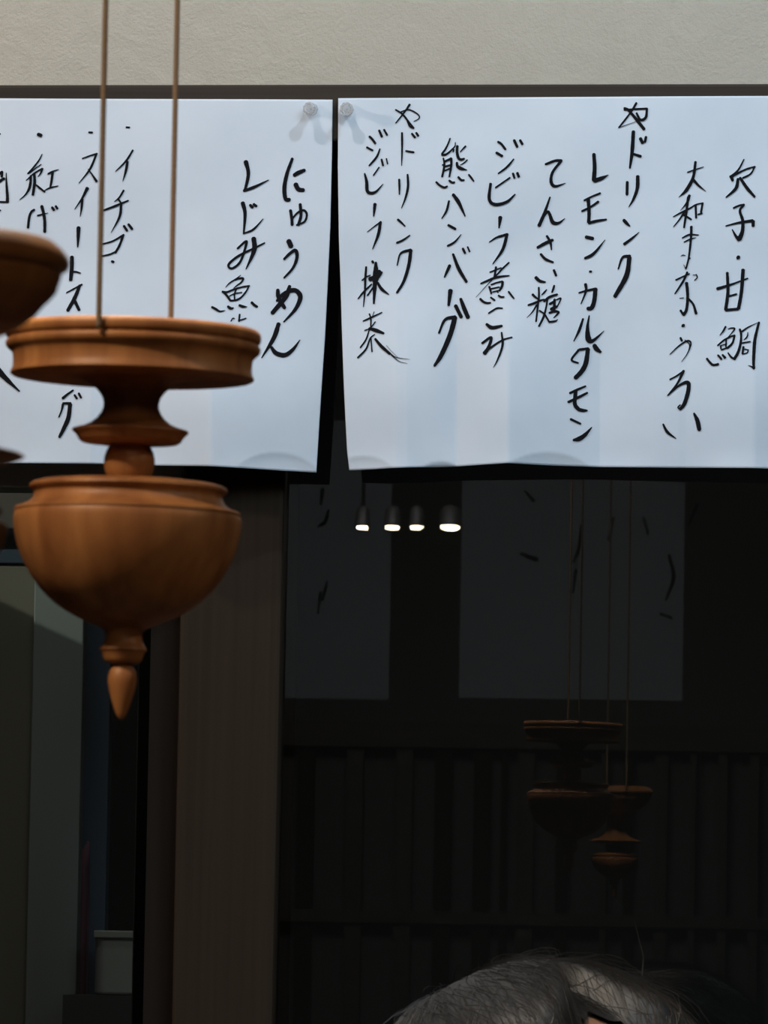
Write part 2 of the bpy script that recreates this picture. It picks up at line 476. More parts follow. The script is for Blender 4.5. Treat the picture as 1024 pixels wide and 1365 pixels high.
def build_sheet(side):
    s = SHEETS[side]
    NX, NY = 420, 170
    vs, fs = [], []
    for j in range(NY + 1):
        v = j / NY
        for i in range(NX + 1):
            u = i / NX
            py0 = lerp(130, 628, v)
            px = lerp(interp(s['x0'], py0), interp(s['x1'], py0), u)
            py = lerp(interp(s['top'], px), interp(s['bot'], px), v)
            vs.append(tuple(on_paper(side, px, py)))
    for j in range(NY):
        for i in range(NX):
            k = j * (NX + 1) + i
            fs.append((k, k + NX + 1, k + NX + 2, k + 1))
    o = new_obj('menu_sheet', vs, fs, M['paper'], None, True)
    for p in o.data.polygons: p.use_smooth = True
    so = o.modifiers.new('thickness', 'SOLIDIFY'); so.thickness = 0.00025; so.offset = -1
    return o

INK = """LEFT
@0 200 12.41
35 -20,420 38,362 35,450
45 -20,535 40,495 75,475
12,40,52 108,380 110,500 120,650 130,780 128,866
28 -20,862 60,865 140,868
24 -8,1012 18,1000
14,30,28 700,70 650,170 560,290 465,395
16,22,16 685,240 600,300 540,350 480,395
18,26,26 440,508 510,440 570,390 640,345 705,308
28,28,14 710,310 682,380 635,445
36,42,10 515,430 512,530 490,640 430,740 330,830
40,46,42 570,390 580,520 570,620 550,748
18,32,26 600,575 660,630 750,700
30,26,12 800,400 870,360 975,325
40,38,28 875,370 860,500 835,630
14,26,16 740,675 830,630 965,598
36,40,40 575,992 525,1030 490,1120 470,1290
48,46,46 695,930 725,1040 745,1180 745,1360
26,24,10 625,1090 700,1070 800,1045
38 865,950 900,1000
36 925,930 955,975
@0 100 4.452
20 226,352 246,360
11 528,341 549,342
10 750,311 770,312
10 -6,350 2,350
8,10 490,497 530,482 578,467
12,12,5 575,468 535,560 470,643
6,14 525,560 550,595 575,633
20,12,5 520,672 490,730 445,797
14,12,4 490,735 485,790 477,840
22,18,7 467,905 465,960 462,1022
22,22,20 428,1080 428,1150 423,1220
12,8 430,1170 455,1170 480,1178
10,12,5 790,447 750,510 687,573
14,14,4 758,515 748,570 730,630
12,10,5 735,685 710,725 680,752
10,13,9 615,803 690,775 762,745
10 702,735 720,762
14,14,4 720,760 710,840 660,935
14 735,895 755,925
14 762,885 785,915
9,12 610,1003 670,985 735,948
14 732,950 710,1010 685,1055
9,11 605,1075 650,1065 690,1048
14 664,1106 676,1111
@0 380 4.452
8,12 400,50 445,25 490,0
16,22,20 478,5 450,80 410,158
18,16 450,100 478,155
16,10 390,685 420,660 452,637
12 460,665 475,688
12 485,655 500,683
8,14 368,797 385,755 392,720
14 392,715 438,715
22,26,16 435,720 425,800 400,860 372,915
38,24,8 -10,505 60,575 132,642
@200 100 4.2667
16,22,20 810,475 780,560 765,640 772,705 795,710
20,22,18 820,570 845,555 880,541
24,24,20 828,620 845,650 875,655
16 800,770 808,820 810,855
10,13,10 808,822 840,785 875,770 893,795 880,835 835,855
16 855,735 860,800 845,855
26 790,944 805,978
14,20,10 765,1050 800,1015 830,1000 838,1040 815,1100 765,1157
24,16,14 545,492 560,560 545,640 535,660
14,16,5 535,660 600,635 675,597
22,18,10 528,727 542,790 535,905
8,12,5 535,903 590,880 645,820
15 570,740 585,755
14 590,735 607,748
12,14,12,14,8 500,990 545,950 550,965 520,1060 480,1100 455,1100 455,1075 510,1030 600,985 655,957
24,24,6 592,930 595,1000 550,1108
@220 380 4.2667
18,22,18 645,30 650,75 685,135
18,26,22 712,8 690,70 615,165
14,24,26,8 640,95 680,52 740,32 772,70 745,140 680,215
22,24,6 652,225 625,310 560,425
14,26,22,5 612,360 640,395 690,405 735,370 772,317
@280 360 14.629
14,32,12 615,115 520,190 400,270 325,355
30,44,30,18 500,210 580,180 660,180 630,250 540,320 480,375
42,36,32 260,445 350,450 480,400 640,350 785,325
40 280,450 350,520 420,620
30,36,36 770,335 720,440 620,560 520,610 420,620
28 530,400 500,480 500,590
22 400,530 500,480 640,455
44,48,10 65,750 140,790 220,835 325,815
46,50,24 375,735 430,775 485,765
46,50,12 595,710 660,735 745,738
48 830,650 880,700 940,740
22 440,1030 470,975 505,975
34 605,890 595,1030
28,22 600,1010 680,985 730,965
RIGHT
@440 120 4.6545
9,12,10 407,122 450,150 490,200 520,236
14,10,8 495,90 460,140 408,205
7,9,7,5 440,135 490,122 545,150 553,175 520,195
10 480,190 495,225 520,238
12,12,5 447,265 448,350 445,470
10,13 470,378 520,387
13 508,270 528,295
13 535,265 548,285
12,12,7 430,555 432,600 432,650
12,16,5 482,525 485,600 470,670 445,735
14,12,7 422,805 445,825 468,848
12,12,8 415,950 455,932 497,903
8,12,18 418,1090 440,1015 503,994
20,20,14 503,995 490,1090 460,1190 418,1262
14 245,288 262,305 282,332
12 228,355 265,375
8,14,10 310,365 290,415 243,470
14 305,250 322,290
12 335,245 355,280
12 320,430 330,470
8 350,425 358,460
9 305,480 270,530
10,20,18,5 215,518 228,570 235,632 280,635 330,585
20,16,7 280,708 276,745 272,785
5,10 232,882 280,845 318,818
16,18,6 315,820 300,900 265,988
12,14,7 740,690 725,750 695,800
18,22,7 765,650 800,700 840,785
15 735,840 780,865
12,12,5 730,970 775,945 815,898
14 825,985 840,1015
10 855,975 868,1005
18,18,9 745,1090 730,1125 712,1165
14,20,16 765,1020 800,1110 850,1195
@440 330 4.4045
26,20,14 710,255 705,300 700,345
20 740,345 775,415
16,24,22 770,305 790,360 815,418
12,16,20 645,510 680,430 740,413
26,30,14 738,415 710,520 660,640 620,705
@475 345 9.1
28 195,30 210,50
24,26,22,10 122,100 112,250 108,400 92,590
16,18,12 72,265 120,225 175,200
14,24,18 25,490 90,410 190,310
26,62,66 240,45 240,160 235,270
30,60,50 312,165 250,225 165,250
50,40,20 230,280 225,400 218,550
20 215,340 140,450
26,36,12 262,290 310,370 400,440
38 288,150 250,190
16 270,250 225,300
16,22,14 90,765 180,725 320,660
18 165,675 185,740 185,850
9 225,650 205,700
14 240,775 180,850 110,880
28,44,26 165,855 250,882 345,920
14,20,18 170,860 130,990 60,1090
12,22,22 235,930 180,980 130,1110 30,1215
16 190,980 205,1145
26,36,30 240,985 320,1080 425,1175
12,10,3 425,1165 500,1218 670,1245
10,8,3 440,1190 540,1268 640,1295
5,4,3 380,1070 450,1150 520,1215
@580 180 17.067
32,42,46 345,75 300,200 235,330 160,430
46,44,30,22 155,455 260,440 380,340 455,255 465,170
36 430,330 415,385
56,60,60,40 510,250 505,400 540,530 600,560 670,540
40,34,24 700,255 640,315 580,385
50,64,74,20 500,630 515,715 590,765 725,800
30,28,18 740,570 670,630 580,690
34,48,46 190,525 215,640 200,800 165,955
46,52 230,605 300,570 375,535
54,52,38 370,535 372,700 330,955
36 170,690 215,670
40 215,725 340,690
36 220,820 340,765
44,50,40 30,1075 110,1150 210,1200 285,1175
46,52,40 325,1040 395,1088 450,1080
46,50,36 530,960 600,1030 670,1032
40,44,30 770,905 830,980 888,1062
@620 120 4.6545
14 205,322 225,335 252,370
16 195,390 232,412
9,13,9 303,430 260,480 207,520
16 305,312 325,355
15 342,312 357,338
13 298,518 308,548
15 325,515 335,540
10 280,545 190,607
16,20,20,8 160,582 152,680 190,712 260,695 312,648
24,16,9 220,790 216,825 212,857
7,12,18 152,945 200,915 265,897
18,18,7 262,897 235,990 175,1080
14,18 500,462 560,440 600,440
16,16,22,3 598,440 545,510 535,570 560,598 625,578
10,18,22 528,665 495,760 460,842
14,16,24,4 470,810 510,757 525,770 545,820 580,825 620,797
16,20,16 450,978 500,950 545,930
14,14,8 508,905 530,945 537,992
14,16,12 470,1018 500,1050 548,1070
20,18,10 440,1165 465,1187 500,1195
14 552,1118 567,1155
20,22,26 800,398 805,480 800,560
26,22,4 803,563 850,547 890,527
12 740,685 790,660 840,640
12,14 725,752 780,725 828,692
20 765,675 770,760 768,822
18,16,10 768,825 820,812 878,803
20 750,912 795,922
16,18,4 745,1045 800,1015 870,930
13 774,1128 785,1128
@630 345 17.067
30,36,26 400,315 480,285 560,250 660,210
50,48,46 540,195 525,320 505,430
38,40,34,20,10 835,92 690,230 540,400 380,570 90,895
34,52,50,26 195,580 330,520 500,450 690,410 845,395
46,44,40 390,650 420,740 440,815
34 430,605 550,560 690,525
50,60,42 695,535 680,640 620,750
34 430,700 620,660
30 470,775 600,740
26 570,760 595,790
50,54,40 185,930 260,1000 340,1030 425,1025
40 425,900 520,970
42,44,36 600,855 660,890 730,890
42,40,28 830,765 895,850 960,930
34,42,28 380,1270 470,1210 580,1150 700,1155
20,18,14 560,0 510,70 465,130
@620 340 4.55
16,22,14 135,428 170,450 230,440
14,16,20,24 110,545 165,510 150,570 125,608
12,12,8 125,605 160,575 230,530 292,510
10,14,10,3 228,480 235,560 205,650 180,695
10,16 692,232 740,218 795,207
24,26,22 793,207 785,280 770,322 745,328
18,14,7 732,178 735,220 705,300
12,16,6 718,390 695,460 662,528
8,18,32,20,3 755,370 745,440 750,510 778,522 845,462
14 695,578 750,570
14,12,10 692,580 650,640 690,660
24,28,24 748,574 735,660 710,710 672,752
24,26,14 785,550 800,572 825,592
14,14,10 640,845 690,820 735,800
14,16,12 630,900 690,870 745,840
22 675,835 670,910 693,943
20,18,8 690,943 720,948 745,948
14,12 645,1003 705,1030
14,26,22,6 662,1130 695,1122 730,1098 772,1050
@700 370 17.067
56,50,36 180,400 240,460 310,510
26,40,26 500,285 450,345 390,410
40,46,44,36 320,235 325,450 300,700 265,1030
44,54,46,30 85,650 230,600 360,540 450,510
40,30,10 280,640 180,810 55,945
34 340,770 440,840
40,50,36 670,190 650,270 620,350
46,54,46 440,560 560,460 740,395
40,40,50,40 520,500 490,700 430,930 330,1140
56 570,620 660,570
56,60 680,510 670,800
70 600,740 720,680
46,56,46 560,825 690,785 780,800
30,36,30,36 720,520 820,485 775,610 730,690
44,40,20 780,810 730,870 660,940
36,40 470,870 560,1030
46,40,10 560,1035 700,1010 760,970
@820 120 4.8725
14,20 60,118 95,140 190,256
14,10 140,85 100,150 25,246
12 60,130 140,125 210,122
14,18,12 208,124 200,180 165,195 140,150
5,3 25,246 140,205
22,22,12 120,270 112,400 97,508
14,18 115,415 168,432
20 165,315 180,345
16 202,305 195,338
18 80,597 78,680
22,22,5 148,560 145,640 120,710 90,760
20,20,10 57,845 75,865 96,885
18,16,4 60,1003 105,970 157,925
10,16,22 22,1165 50,1090 98,1082
26,30,24 95,1088 75,1210 0,1345
8,12,14 838,450 800,520 750,565
20,12,10 750,565 780,550 850,515 910,497
10,12 910,497 880,545 830,572
18 755,565 765,588
18,20,9 800,577 785,640 722,698
16,20,14 812,570 860,640 908,695
12 770,768 805,752 840,745
14,16,22,28 838,747 812,785 830,850 828,920 808,972
26,16,7 808,974 785,950 762,908
8,14,20 720,885 800,865 895,850
20 898,852 898,885
26 798,1088 804,1092
@820 370 5.0196
20,14,9 685,80 780,50 890,8
18,20,22 752,-29 757,100 742,222
22,22,22 858,-50 847,100 828,213
12 760,130 815,115
18 742,224 826,216
20,18,22 480,40 488,130 480,220 460,255
14 440,225 460,256
14,14,18 490,145 525,185 545,248
24 456,326 460,330
14 440,410 450,432
6,12,9,4 370,522 430,465 490,430 510,455 485,520 448,572
6 470,425 500,455 495,500
10,11,12 370,692 420,665 465,632
18,14,8 462,634 420,720 355,800
8,16,28,26,20 358,798 430,735 488,712 495,760 470,850 440,893
9 440,895 425,880 440,863
10,18,5 325,990 355,1045 412,1088
12,26,26 532,920 555,970 568,1030
@880 200 12.41
24,22,14 455,370 580,325 720,280
40,46,54,8 588,195 550,450 440,660 310,785
44,36,8 550,490 640,590 760,685
46,36,8 488,752 450,870 340,1005
36,40,32 465,780 445,980 400,1290
16,32,24,24 220,1110 330,1050 490,970 600,905 715,880
32,26,16 410,1020 320,1160 225,1275
36,30 400,1080 520,1155
34 590,920 600,1130
34 705,885 680,1040
26 630,1070 700,1050
@880 290 12.41
42,38,30,30 520,155 515,340 480,660 435,850
22,28,16 370,345 490,290 640,295
20,22,9 400,415 500,365 600,340
8,18,8 345,650 380,630 425,640
8,16 395,790 430,865
26 490,675 495,690
28,24 265,1045 380,990 490,940
34,36,22 455,915 390,1060 250,1275
12 550,960 590,962
18 600,950 620,1000 575,1050
34,36,46 435,1090 460,1180 460,1360
14 330,1350 395,1340
@940 420 12.19
30,28,12 340,205 300,280 245,350
14,22,26,18,14 380,245 430,230 485,240 440,310 370,395
26,30,26 210,520 300,440 400,380 490,350
32,34,36 485,355 450,480 370,560
26 260,520 265,570
26 270,590 370,555
26 350,420 345,540
16 260,520 360,490
28,34 215,675 275,745
30 290,670 330,730
18 320,690 345,720
22,30,34 380,640 430,710 480,740
32,38,34 35,730 90,800 140,838 225,825
34,34,46,46 570,250 592,350 580,500 540,640 480,745
30,22,10 600,290 700,220 850,145
36,44,56,44,34 880,135 840,300 812,450 800,650 795,830 805,900
8,36 710,850 760,870 805,903
14,24,14 700,300 690,370 640,425
22 600,480 740,455
34 630,540 615,660
20 650,580 710,595
20 620,660 690,640 710,590"""
def parse_ink():
    out = {'L': [], 'R': []}
    side, ox, oy, sc = 'L', 0, 0, 1
    for ln in INK.strip().split('\n'):
        ln = ln.strip()
        if ln == 'LEFT': side = 'L'
        elif ln == 'RIGHT': side = 'R'
        elif ln[0] == '@':
            ox, oy, sc = [float(q) for q in ln[1:].split()]
        else:
            t = ln.split()
            ws = [float(q) / sc for q in t[0].split(',')]
            pts = [tuple(float(c) for c in q.split(',')) for q in t[1:]]
            out[side].append((ws, [(ox + a / sc, oy + b / sc) for a, b in pts]))
    return out
def stroke_outline(ws, pts):
    n = len(pts)
    if len(ws) == 1: ws = ws * 2
    wp = []
    for i in range(n):
        f = i / (n - 1) * (len(ws) - 1)
        k = min(int(f), len(ws) - 2)
        wp.append(ws[k] + (ws[k + 1] - ws[k]) * (f - k))
    P = crom([(a[0], a[1], q) for a, q in zip(pts, wp)], 7)
    L, R = [], []
    m_ = len(P)
    dirs = []
    for i in range(m_):
        a, b = P[max(i - 1, 0)], P[min(i + 1, m_ - 1)]
        d = math.hypot(b[0] - a[0], b[1] - a[1]) or 1
        dirs.append(((b[0] - a[0]) / d, (b[1] - a[1]) / d))
    def add(x, y, w_, d):
        hw = max(w_, 0.3) * 0.545
        L.append((x - d[1] * hw, y + d[0] * hw)); R.append((x + d[1] * hw, y - d[0] * hw))
    d = dirs[0]; q = P[0]
    add(q[0] - d[0] * q[2] * .32, q[1] - d[1] * q[2] * .32, q[2] * .45, d)
    for i in range(m_):
        j = 1 + rng.uniform(-.05, .05)
        add(P[i][0], P[i][1], P[i][2] * j, dirs[i])
    d = dirs[-1]; q = P[-1]
    add(q[0] + d[0] * q[2] * .32, q[1] + d[1] * q[2] * .32, q[2] * .45, d)
    return L, R
def write(strokes, mapper, parent):
    vs, fs = [], []
    for si, (ws, pts) in enumerate(strokes):
        L, R = stroke_outline(ws, pts)
        k = len(vs)
        off = 0.0005 + 0.000012 * (si % 9)
        for a, b in zip(L, R):
            c = ((a[0] + b[0]) / 2, (a[1] + b[1]) / 2)
            vs += [mapper(a[0], a[1], off), mapper(c[0], c[1], off), mapper(b[0], b[1], off)]
        for i in range(len(L) - 1):
            q = k + i * 3
            fs += [(q, q + 3, q + 4, q + 1), (q + 1, q + 4, q + 5, q + 2)]
    return new_obj('handwriting', vs, fs, M['ink'], parent)
ink = parse_ink()
ls = build_sheet('L')
tag(ls, 'left white sheet of brush-written menu lines, partly behind the hanging wooden ornament', 'paper sheet', 'handwritten menu sheets')
COLS = {'L': [[(200, -4), (520, 18)], [(180, 52), (310, 48)], [(180, 119), (300, 106), (400, 97), (580, 90)], [(180, 166), (340, 150)], [(220, 340), (410, 318)], [(220, 392), (470, 376)]],
        'R': [[(140, 543), (390, 535)], [(180, 506), (480, 494)], [(200, 608), (490, 592)], [(190, 682), (490, 656)], [(210, 742), (430, 727)], [(200, 800), (420, 778), (590, 768)], [(140, 848), (400, 824)], [(220, 930), (590, 908)], [(215, 988), (490, 975)]]}
def write_columns(side, sheet):
    groups = {}
    for ws, pts in ink[side]:
        cx = sum(p[0] for p in pts) / len(pts); cy = sum(p[1] for p in pts) / len(pts)
        best = min(range(len(COLS[side])), key=lambda i: abs(interp([(a, b) for a, b in COLS[side][i]], cy) - cx) + 0.6 * max(0, COLS[side][i][0][0] - 12 - cy, cy - COLS[side][i][-1][0] - 14))
        groups.setdefault(best, []).append((ws, pts))
    for i in sorted(groups):
        o = write(groups[i], lambda x, y, f: on_paper(side, x, y, f), sheet)
        o.name = 'written_line'
write_columns('L', ls)
rs = build_sheet('R')
tag(rs, 'right white sheet of brush-written menu lines above the dark window', 'paper sheet', 'handwritten menu sheets')
write_columns('R', rs)

# push pins
def push_pin(px, py, side, tilt, label):
    p = on_paper(side, px, py)
    t = empty('push_pin', p)
    k = 0.00052
    head = [(0.0, 0.0155), (0.0036, 0.0155), (0.0043, 0.0150), (0.0046, 0.0140), (0.0043, 0.0130), (0.0032, 0.0118), (0.0027, 0.0095),
            (0.0027, 0.0065), (0.0032, 0.0042), (0.0044, 0.0032), (0.0047, 0.0022), (0.0043, 0.0010), (0.0016, 0.0006), (0.0, 0.0006)]
    h = lathe('pin_head', head, M['clear'], t, 9, 10)
    h['label'] = 'clear plastic head'
    n_ = lathe('needle', [(0.0, 0.004), (0.0005, 0.004), (0.0005, -0.008), (0.0, -0.010)], M['steel'], t, 8)
    t.rotation_euler = (math.radians(90) + tilt[0], 0, tilt[1])
    return tag(t, label, 'pin', 'clear push pins')
push_pin(416, 146, 'L', (0.10, -0.05), 'clear push pin in the top right corner of the left sheet')
push_pin(463, 146, 'R', (0.10, 0.04), 'clear push pin in the top left corner of the right sheet')

# ------------------------------------------------------------------ hanging wooden ornaments
def ornament(axis_px, ref_py, Y, parts, lean, cords, label):
    """parts: name -> profile [(radius px, image row)], measured at the ornament's own distance"""
    k = (Y - CAM.y) / (math.cos(YAW) * math.cos(PITCH)) / FPX / 1.0
    base = at(axis_px, ref_py, Y)
    t = empty('hanging_ornament', base)
    for nm, prof in parts:
        P = [(max(r, 0) * k, (ref_py - y) * k) for r, y in prof]
        lathe(nm, P, M['wood'], t)
    t.rotation_euler = (0, lean, 0)
    bpy.context.view_layer.update()
    for dx, dy, y in cords:
        a = V((dx * k, dy * k, (ref_py - y) * k))
        # cord climbs straight to the ceiling, whatever the lean of the wood
        wa = t.matrix_world @ a
        inv = t.matrix_world.inverted()
        path = [inv @ V((wa.x, wa.y, wa.z + (CEIL - wa.z) * q)) for q in (0, .002, .25, .5, .75, 1)]
        c = tube('cord', path, 0.00115, M['cord'], t, 8)
        c['label'] = 'brown cord'
    return tag(t, label, 'ornament', 'hanging turned wooden ornaments')

main_parts = [
    ('dish', [(0, 441), (150, 441), (160, 440), (164, 437.5), (168, 438), (170.5, 441), (171.5, 446), (171, 451), (169.5, 453.5), (167.2, 455), (166.5, 456.2), (168.5, 457.2), (170.5, 459.5), (171.0, 463), (170, 466.5),
              (167, 469.5), (163, 472.5), (161, 477), (160.2, 483), (160.2, 490), (161, 496), (163.3, 500.5), (163.3, 502.5), (161.5, 504), (120, 505), (85, 505.5), (0, 505.5)]),
    ('stem', [(0, 504), (82, 504), (70, 506.5), (60, 510), (51, 516), (44, 523), (39, 530.5), (37, 538), (37.5, 545), (40.5, 552), (46, 559), (54, 565.5), (64, 570), (74, 572.8), (77.6, 574), (78.2, 576), (76, 578.5),
              (73, 581), (70.5, 585), (68, 589), (64, 591.5), (50, 593), (30, 594), (0, 594)]),
    ('ball', [(0, 592), (24, 592), (28.5, 597), (32, 604), (34, 612), (34.2, 620), (32.5, 629), (29, 636), (26, 640), (26, 644), (0, 644)]),
    ('bowl', [(0, 643), (100, 643), (118, 645), (128, 647.5), (132, 650), (132.8, 653), (131.5, 655.5), (128, 657.5), (126.3, 660), (126.5, 664), (128.5, 669), (133, 674), (141, 678.5), (149, 681), (152, 683),
              (152.2, 685.5), (151, 687), (152.3, 690), (152.6, 697), (152, 706), (150.4, 716), (147, 730), (142, 744), (135, 758.5), (126.5, 773), (116, 787), (104, 799.5), (91, 810.5), (77, 819.5), (62, 827),
              (48, 833), (37, 837), (29.5, 840.5), (25.5, 845), (24.5, 850), (25, 856), (27.5, 862), (31, 866), (31.6, 868.5), (29.5, 871), (28, 874), (26.5, 879), (24.5, 883.5), (21.5, 886), (16, 887.5), (0, 888)]),
    ('finial', [(0, 886), (12.5, 886), (13, 890), (15.3, 893.5), (17.6, 898), (19, 904), (19.2, 910), (18.2, 917), (16.3, 926), (13.6, 936), (10.6, 945), (7.6, 953), (4.5, 959.5), (2, 961.5), (0, 962)]),
]
# the two cords pierce the rim: one at the near side, one opposite
ornament(176.3, 500, -1.86, main_parts, 0.0116, [(-25, -174.5, 456), (30, 172.5, 449)],
         'turned wooden dish, ball, bowl and pointed finial hanging on two cords before the left sheet')
side_parts = [
    ('dish', [(0, 316), (160, 315), (168, 314), (176, 317), (185, 324), (192, 331), (196.5, 338), (198, 345), (196.5, 351), (192, 354.5), (187.5, 356), (186.5, 358), (187.5, 360.5), (187, 364), (184.5, 372), (181.5, 383),
              (176, 390), (166, 400), (153, 416), (134, 430), (116, 440), (90, 449), (0, 453)]),
    ('stem', [(0, 448), (88, 448), (68, 462), (54, 484), (47, 512), (48, 540), (58, 566), (80, 585), (115, 597), (140, 602.5), (145.5, 606), (141, 609), (128, 614), (108, 618.5), (60, 621), (0, 621)]),
    ('ball', [(0, 619), (38, 619), (50, 630), (54, 643), (50, 656), (40, 668), (0, 668)]),
    ('bowl', [(0, 667), (80, 668), (105, 672), (116, 677), (117, 683), (111, 687), (111, 691), (118, 695), (124, 699), (125, 703), (124, 712), (121, 724), (114, 738), (103, 755), (88, 772), (70, 787), (50, 799), (32, 807), (24, 814), (24, 822), (30, 829), (26, 838), (18, 842), (0, 843)]),
    ('finial', [(0, 841), (11, 841), (15, 850), (18, 862), (16, 880), (10, 900), (4, 915), (0, 918)]),
]
ornament(-108, 500, -2.51, side_parts, 0.006, [(-60, -190, 345), (60, 190, 345)],
         'turned wooden ornament cut off by the left edge of the picture, nearest of the two')

# ------------------------------------------------------------------ the room behind the camera, seen in the dark pane
YB = RY0
def back_rect(xa, xb, ya, yb, Y):
    """x, z limits of an upright rectangle whose mirror image spans these pixels"""
    a, b = seen_in_glass(xa, (ya + yb) / 2, Y), seen_in_glass(xb, (ya + yb) / 2, Y)
    c, d = seen_in_glass((xa + xb) / 2, ya, Y), seen_in_glass((xa + xb) / 2, yb, Y)
    return a.x, b.x, d.z, c.z
M['backpaper'] = mat('pale_sheet', (0.60, 0.63, 0.66), 0.9)
ghost = {
    0: [([5, 3], [(430, 652), (428, 672)]), ([3, 5, 3], [(438, 680), (434, 695), (424, 702)]), ([3, 4], [(436, 775), (430, 800)]), ([4, 3], [(427, 790), (424, 818)])],
    1: [([3, 4], [(700, 655), (712, 668)]), ([4, 6], [(694, 738), (716, 746)]), ([3, 5, 3], [(775, 700), (772, 730), (764, 750)]), ([4, 3], [(768, 760), (764, 790)]), ([3, 5], [(818, 690), (812, 720)]), ([3, 4], [(858, 690), (864, 712)]), ([4, 5, 3], [(892, 740), (898, 770), (888, 800)]), ([4, 4], [(880, 818), (896, 824)]),
        ([4, 3], [(930, 672), (918, 700)])],
}
for i, (xa, xb, ya, yb, lab) in enumerate([(300, 521, 560, 931, 'pale sheet on the rear wall, nearer the post in its reflection'), (615, 912, 560, 932, 'pale wide sheet on the rear wall, behind the hanging ornaments')]):
    x0, x1, z0, z1 = back_rect(xa, xb, ya, yb, YB + 0.004)
    o = box('wall_sheet', x0, x1, YB + 0.002, YB + 0.004, z0, z1, M['backpaper'])
    tag(o, lab, 'paper sheet', 'sheets on the rear wall')
    write(ghost[i], lambda x, y, f: tuple(seen_in_glass(x, y, YB + 0.004 + f)), o)
x0, x1, z0, z1 = back_rect(912, 1200, 850, 932, YB + 0.004)
# shelf and slatted screen
M['shelfwood'] = grain(mat('dark_shelf_wood', (0.1, 0.08, 0.06), 0.6), (0.065, 0.052, 0.038), (0.115, 0.092, 0.066), (10, 10, 60))
t = empty('slatted_screen')
x0, x1, z0, z1 = back_rect(250, 1250, 966, 1000, YB + 0.05)
t.location = (0.5 * (x0 + x1), YB + 0.03, 0)
tag(t, 'dark slatted screen below the sheets on the rear wall', 'screen')
cx = t.location.x
box('rail', x0 - cx, x1 - cx, -0.02, 0.03, z0, z1, M['shelfwood'], t, 0.002)
zz = back_rect(0, 10, 1205, 1222, YB + 0.05)
box('rail', x0 - cx, x1 - cx, -0.02, 0.025, zz[2], zz[3], M['shelfwood'], t, 0.002)
p = 262
k = 0
while p < 1240:
    wpx = rng.choice([8, 12, 16, 22])
    a = back_rect(p, p + wpx, 1000, 1100, YB + 0.04)
    mm = M['shelfwood'] if rng.random() < 0.7 else M['post']
    box('slat', a[0] - cx, a[1] - cx, -0.02, 0.005 + 0.01 * rng.random(), 0.0, z0 + 0.004, mm, t)
    p += wpx + rng.choice([14, 22, 30, 44])
# four small spot lamps on stems
M['lamp_body'] = mat('lamp_black', (0.07, 0.065, 0.06), 0.4)
M['bulb'] = bpy.data.materials.new('lit_lens'); M['bulb'].use_nodes = True
bb_ = M['bulb'].node_tree.nodes['Principled BSDF']
bb_.inputs['Emission Color'].default_value = (1.0, 0.86, 0.58, 1); bb_.inputs['Emission Strength'].default_value = 60
YL = -5.0
for i, (px, wpx, lab) in enumerate([(483, 17, 'small black spot lamp on a ceiling stem, first of four from the window post'), (523, 20, 'small black spot lamp on a ceiling stem, second of four from the window post'),
                                    (555, 18, 'small black spot lamp on a ceiling stem, third of four from the window post'), (600, 26, 'small black spot lamp on a ceiling stem, last of four from the window post')]):
    p = seen_in_glass(px, 705, YL)
    t = empty('spot_lamp', p)
    r = wpx * 0.5 * 9.16 / FPX
    lathe('housing', [(0, 0.036), (r * 0.7, 0.035), (r * 1.1, 0.028), (r * 1.25, 0.002), (r * 1.05, 0.002), (r * 1.05, 0.006), (0, 0.006)], M['lamp_body'], t, 32)
    b = lathe('lens', [(0, 0.004), (r, 0.004), (r * 0.9, 0.001), (0, -0.0005)], M['bulb'], t, 32)
    b['label'] = 'lit lens'
    t.rotation_euler = (math.radians(13), 0, 0)
    bpy.context.view_layer.update()
    inv = t.matrix_world.inverted()
    tube('stem', [inv @ (p + V((0, -0.01, 0.03))), inv @ V((p.x, p.y - 0.01, CEIL))], 0.003, M['lamp_body'], t, 10)
    tag(t, lab, 'lamp', 'spot lamps at the back of the room')

# ------------------------------------------------------------------ the seated person, only the top of the head in frame
M['skin'] = mat('skin', (0.17, 0.092, 0.058), 0.55)
M['hair'] = mat('grey_hair', (0.10, 0.10, 0.105), 0.55)
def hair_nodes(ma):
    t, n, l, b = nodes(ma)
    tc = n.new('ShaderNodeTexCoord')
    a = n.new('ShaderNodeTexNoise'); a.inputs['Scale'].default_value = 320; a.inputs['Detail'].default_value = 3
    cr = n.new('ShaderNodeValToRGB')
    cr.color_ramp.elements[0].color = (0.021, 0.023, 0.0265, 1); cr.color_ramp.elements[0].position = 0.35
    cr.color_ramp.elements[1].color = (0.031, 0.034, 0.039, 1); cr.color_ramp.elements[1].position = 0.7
    l.new(tc.outputs['Object'], a.inputs['Vector']); # shade of the right half painted into the hair colour
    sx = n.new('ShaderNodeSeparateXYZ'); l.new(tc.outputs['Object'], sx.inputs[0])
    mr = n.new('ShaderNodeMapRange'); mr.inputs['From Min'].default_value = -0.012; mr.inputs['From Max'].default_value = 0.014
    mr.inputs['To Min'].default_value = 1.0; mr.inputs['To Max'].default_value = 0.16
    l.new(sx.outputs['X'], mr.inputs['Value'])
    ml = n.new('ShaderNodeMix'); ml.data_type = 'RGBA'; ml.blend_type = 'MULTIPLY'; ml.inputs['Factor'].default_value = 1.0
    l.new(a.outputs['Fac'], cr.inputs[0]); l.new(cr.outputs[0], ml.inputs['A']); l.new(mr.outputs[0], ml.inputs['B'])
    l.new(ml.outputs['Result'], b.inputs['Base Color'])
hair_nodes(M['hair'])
M['knit'] = mat('charcoal_knit', (0.035, 0.036, 0.042), 0.9)
M['trouser'] = mat('dark_trousers', (0.02, 0.022, 0.028), 0.9)
M['eye'] = mat('eye', (0.55, 0.52, 0.48), 0.2)
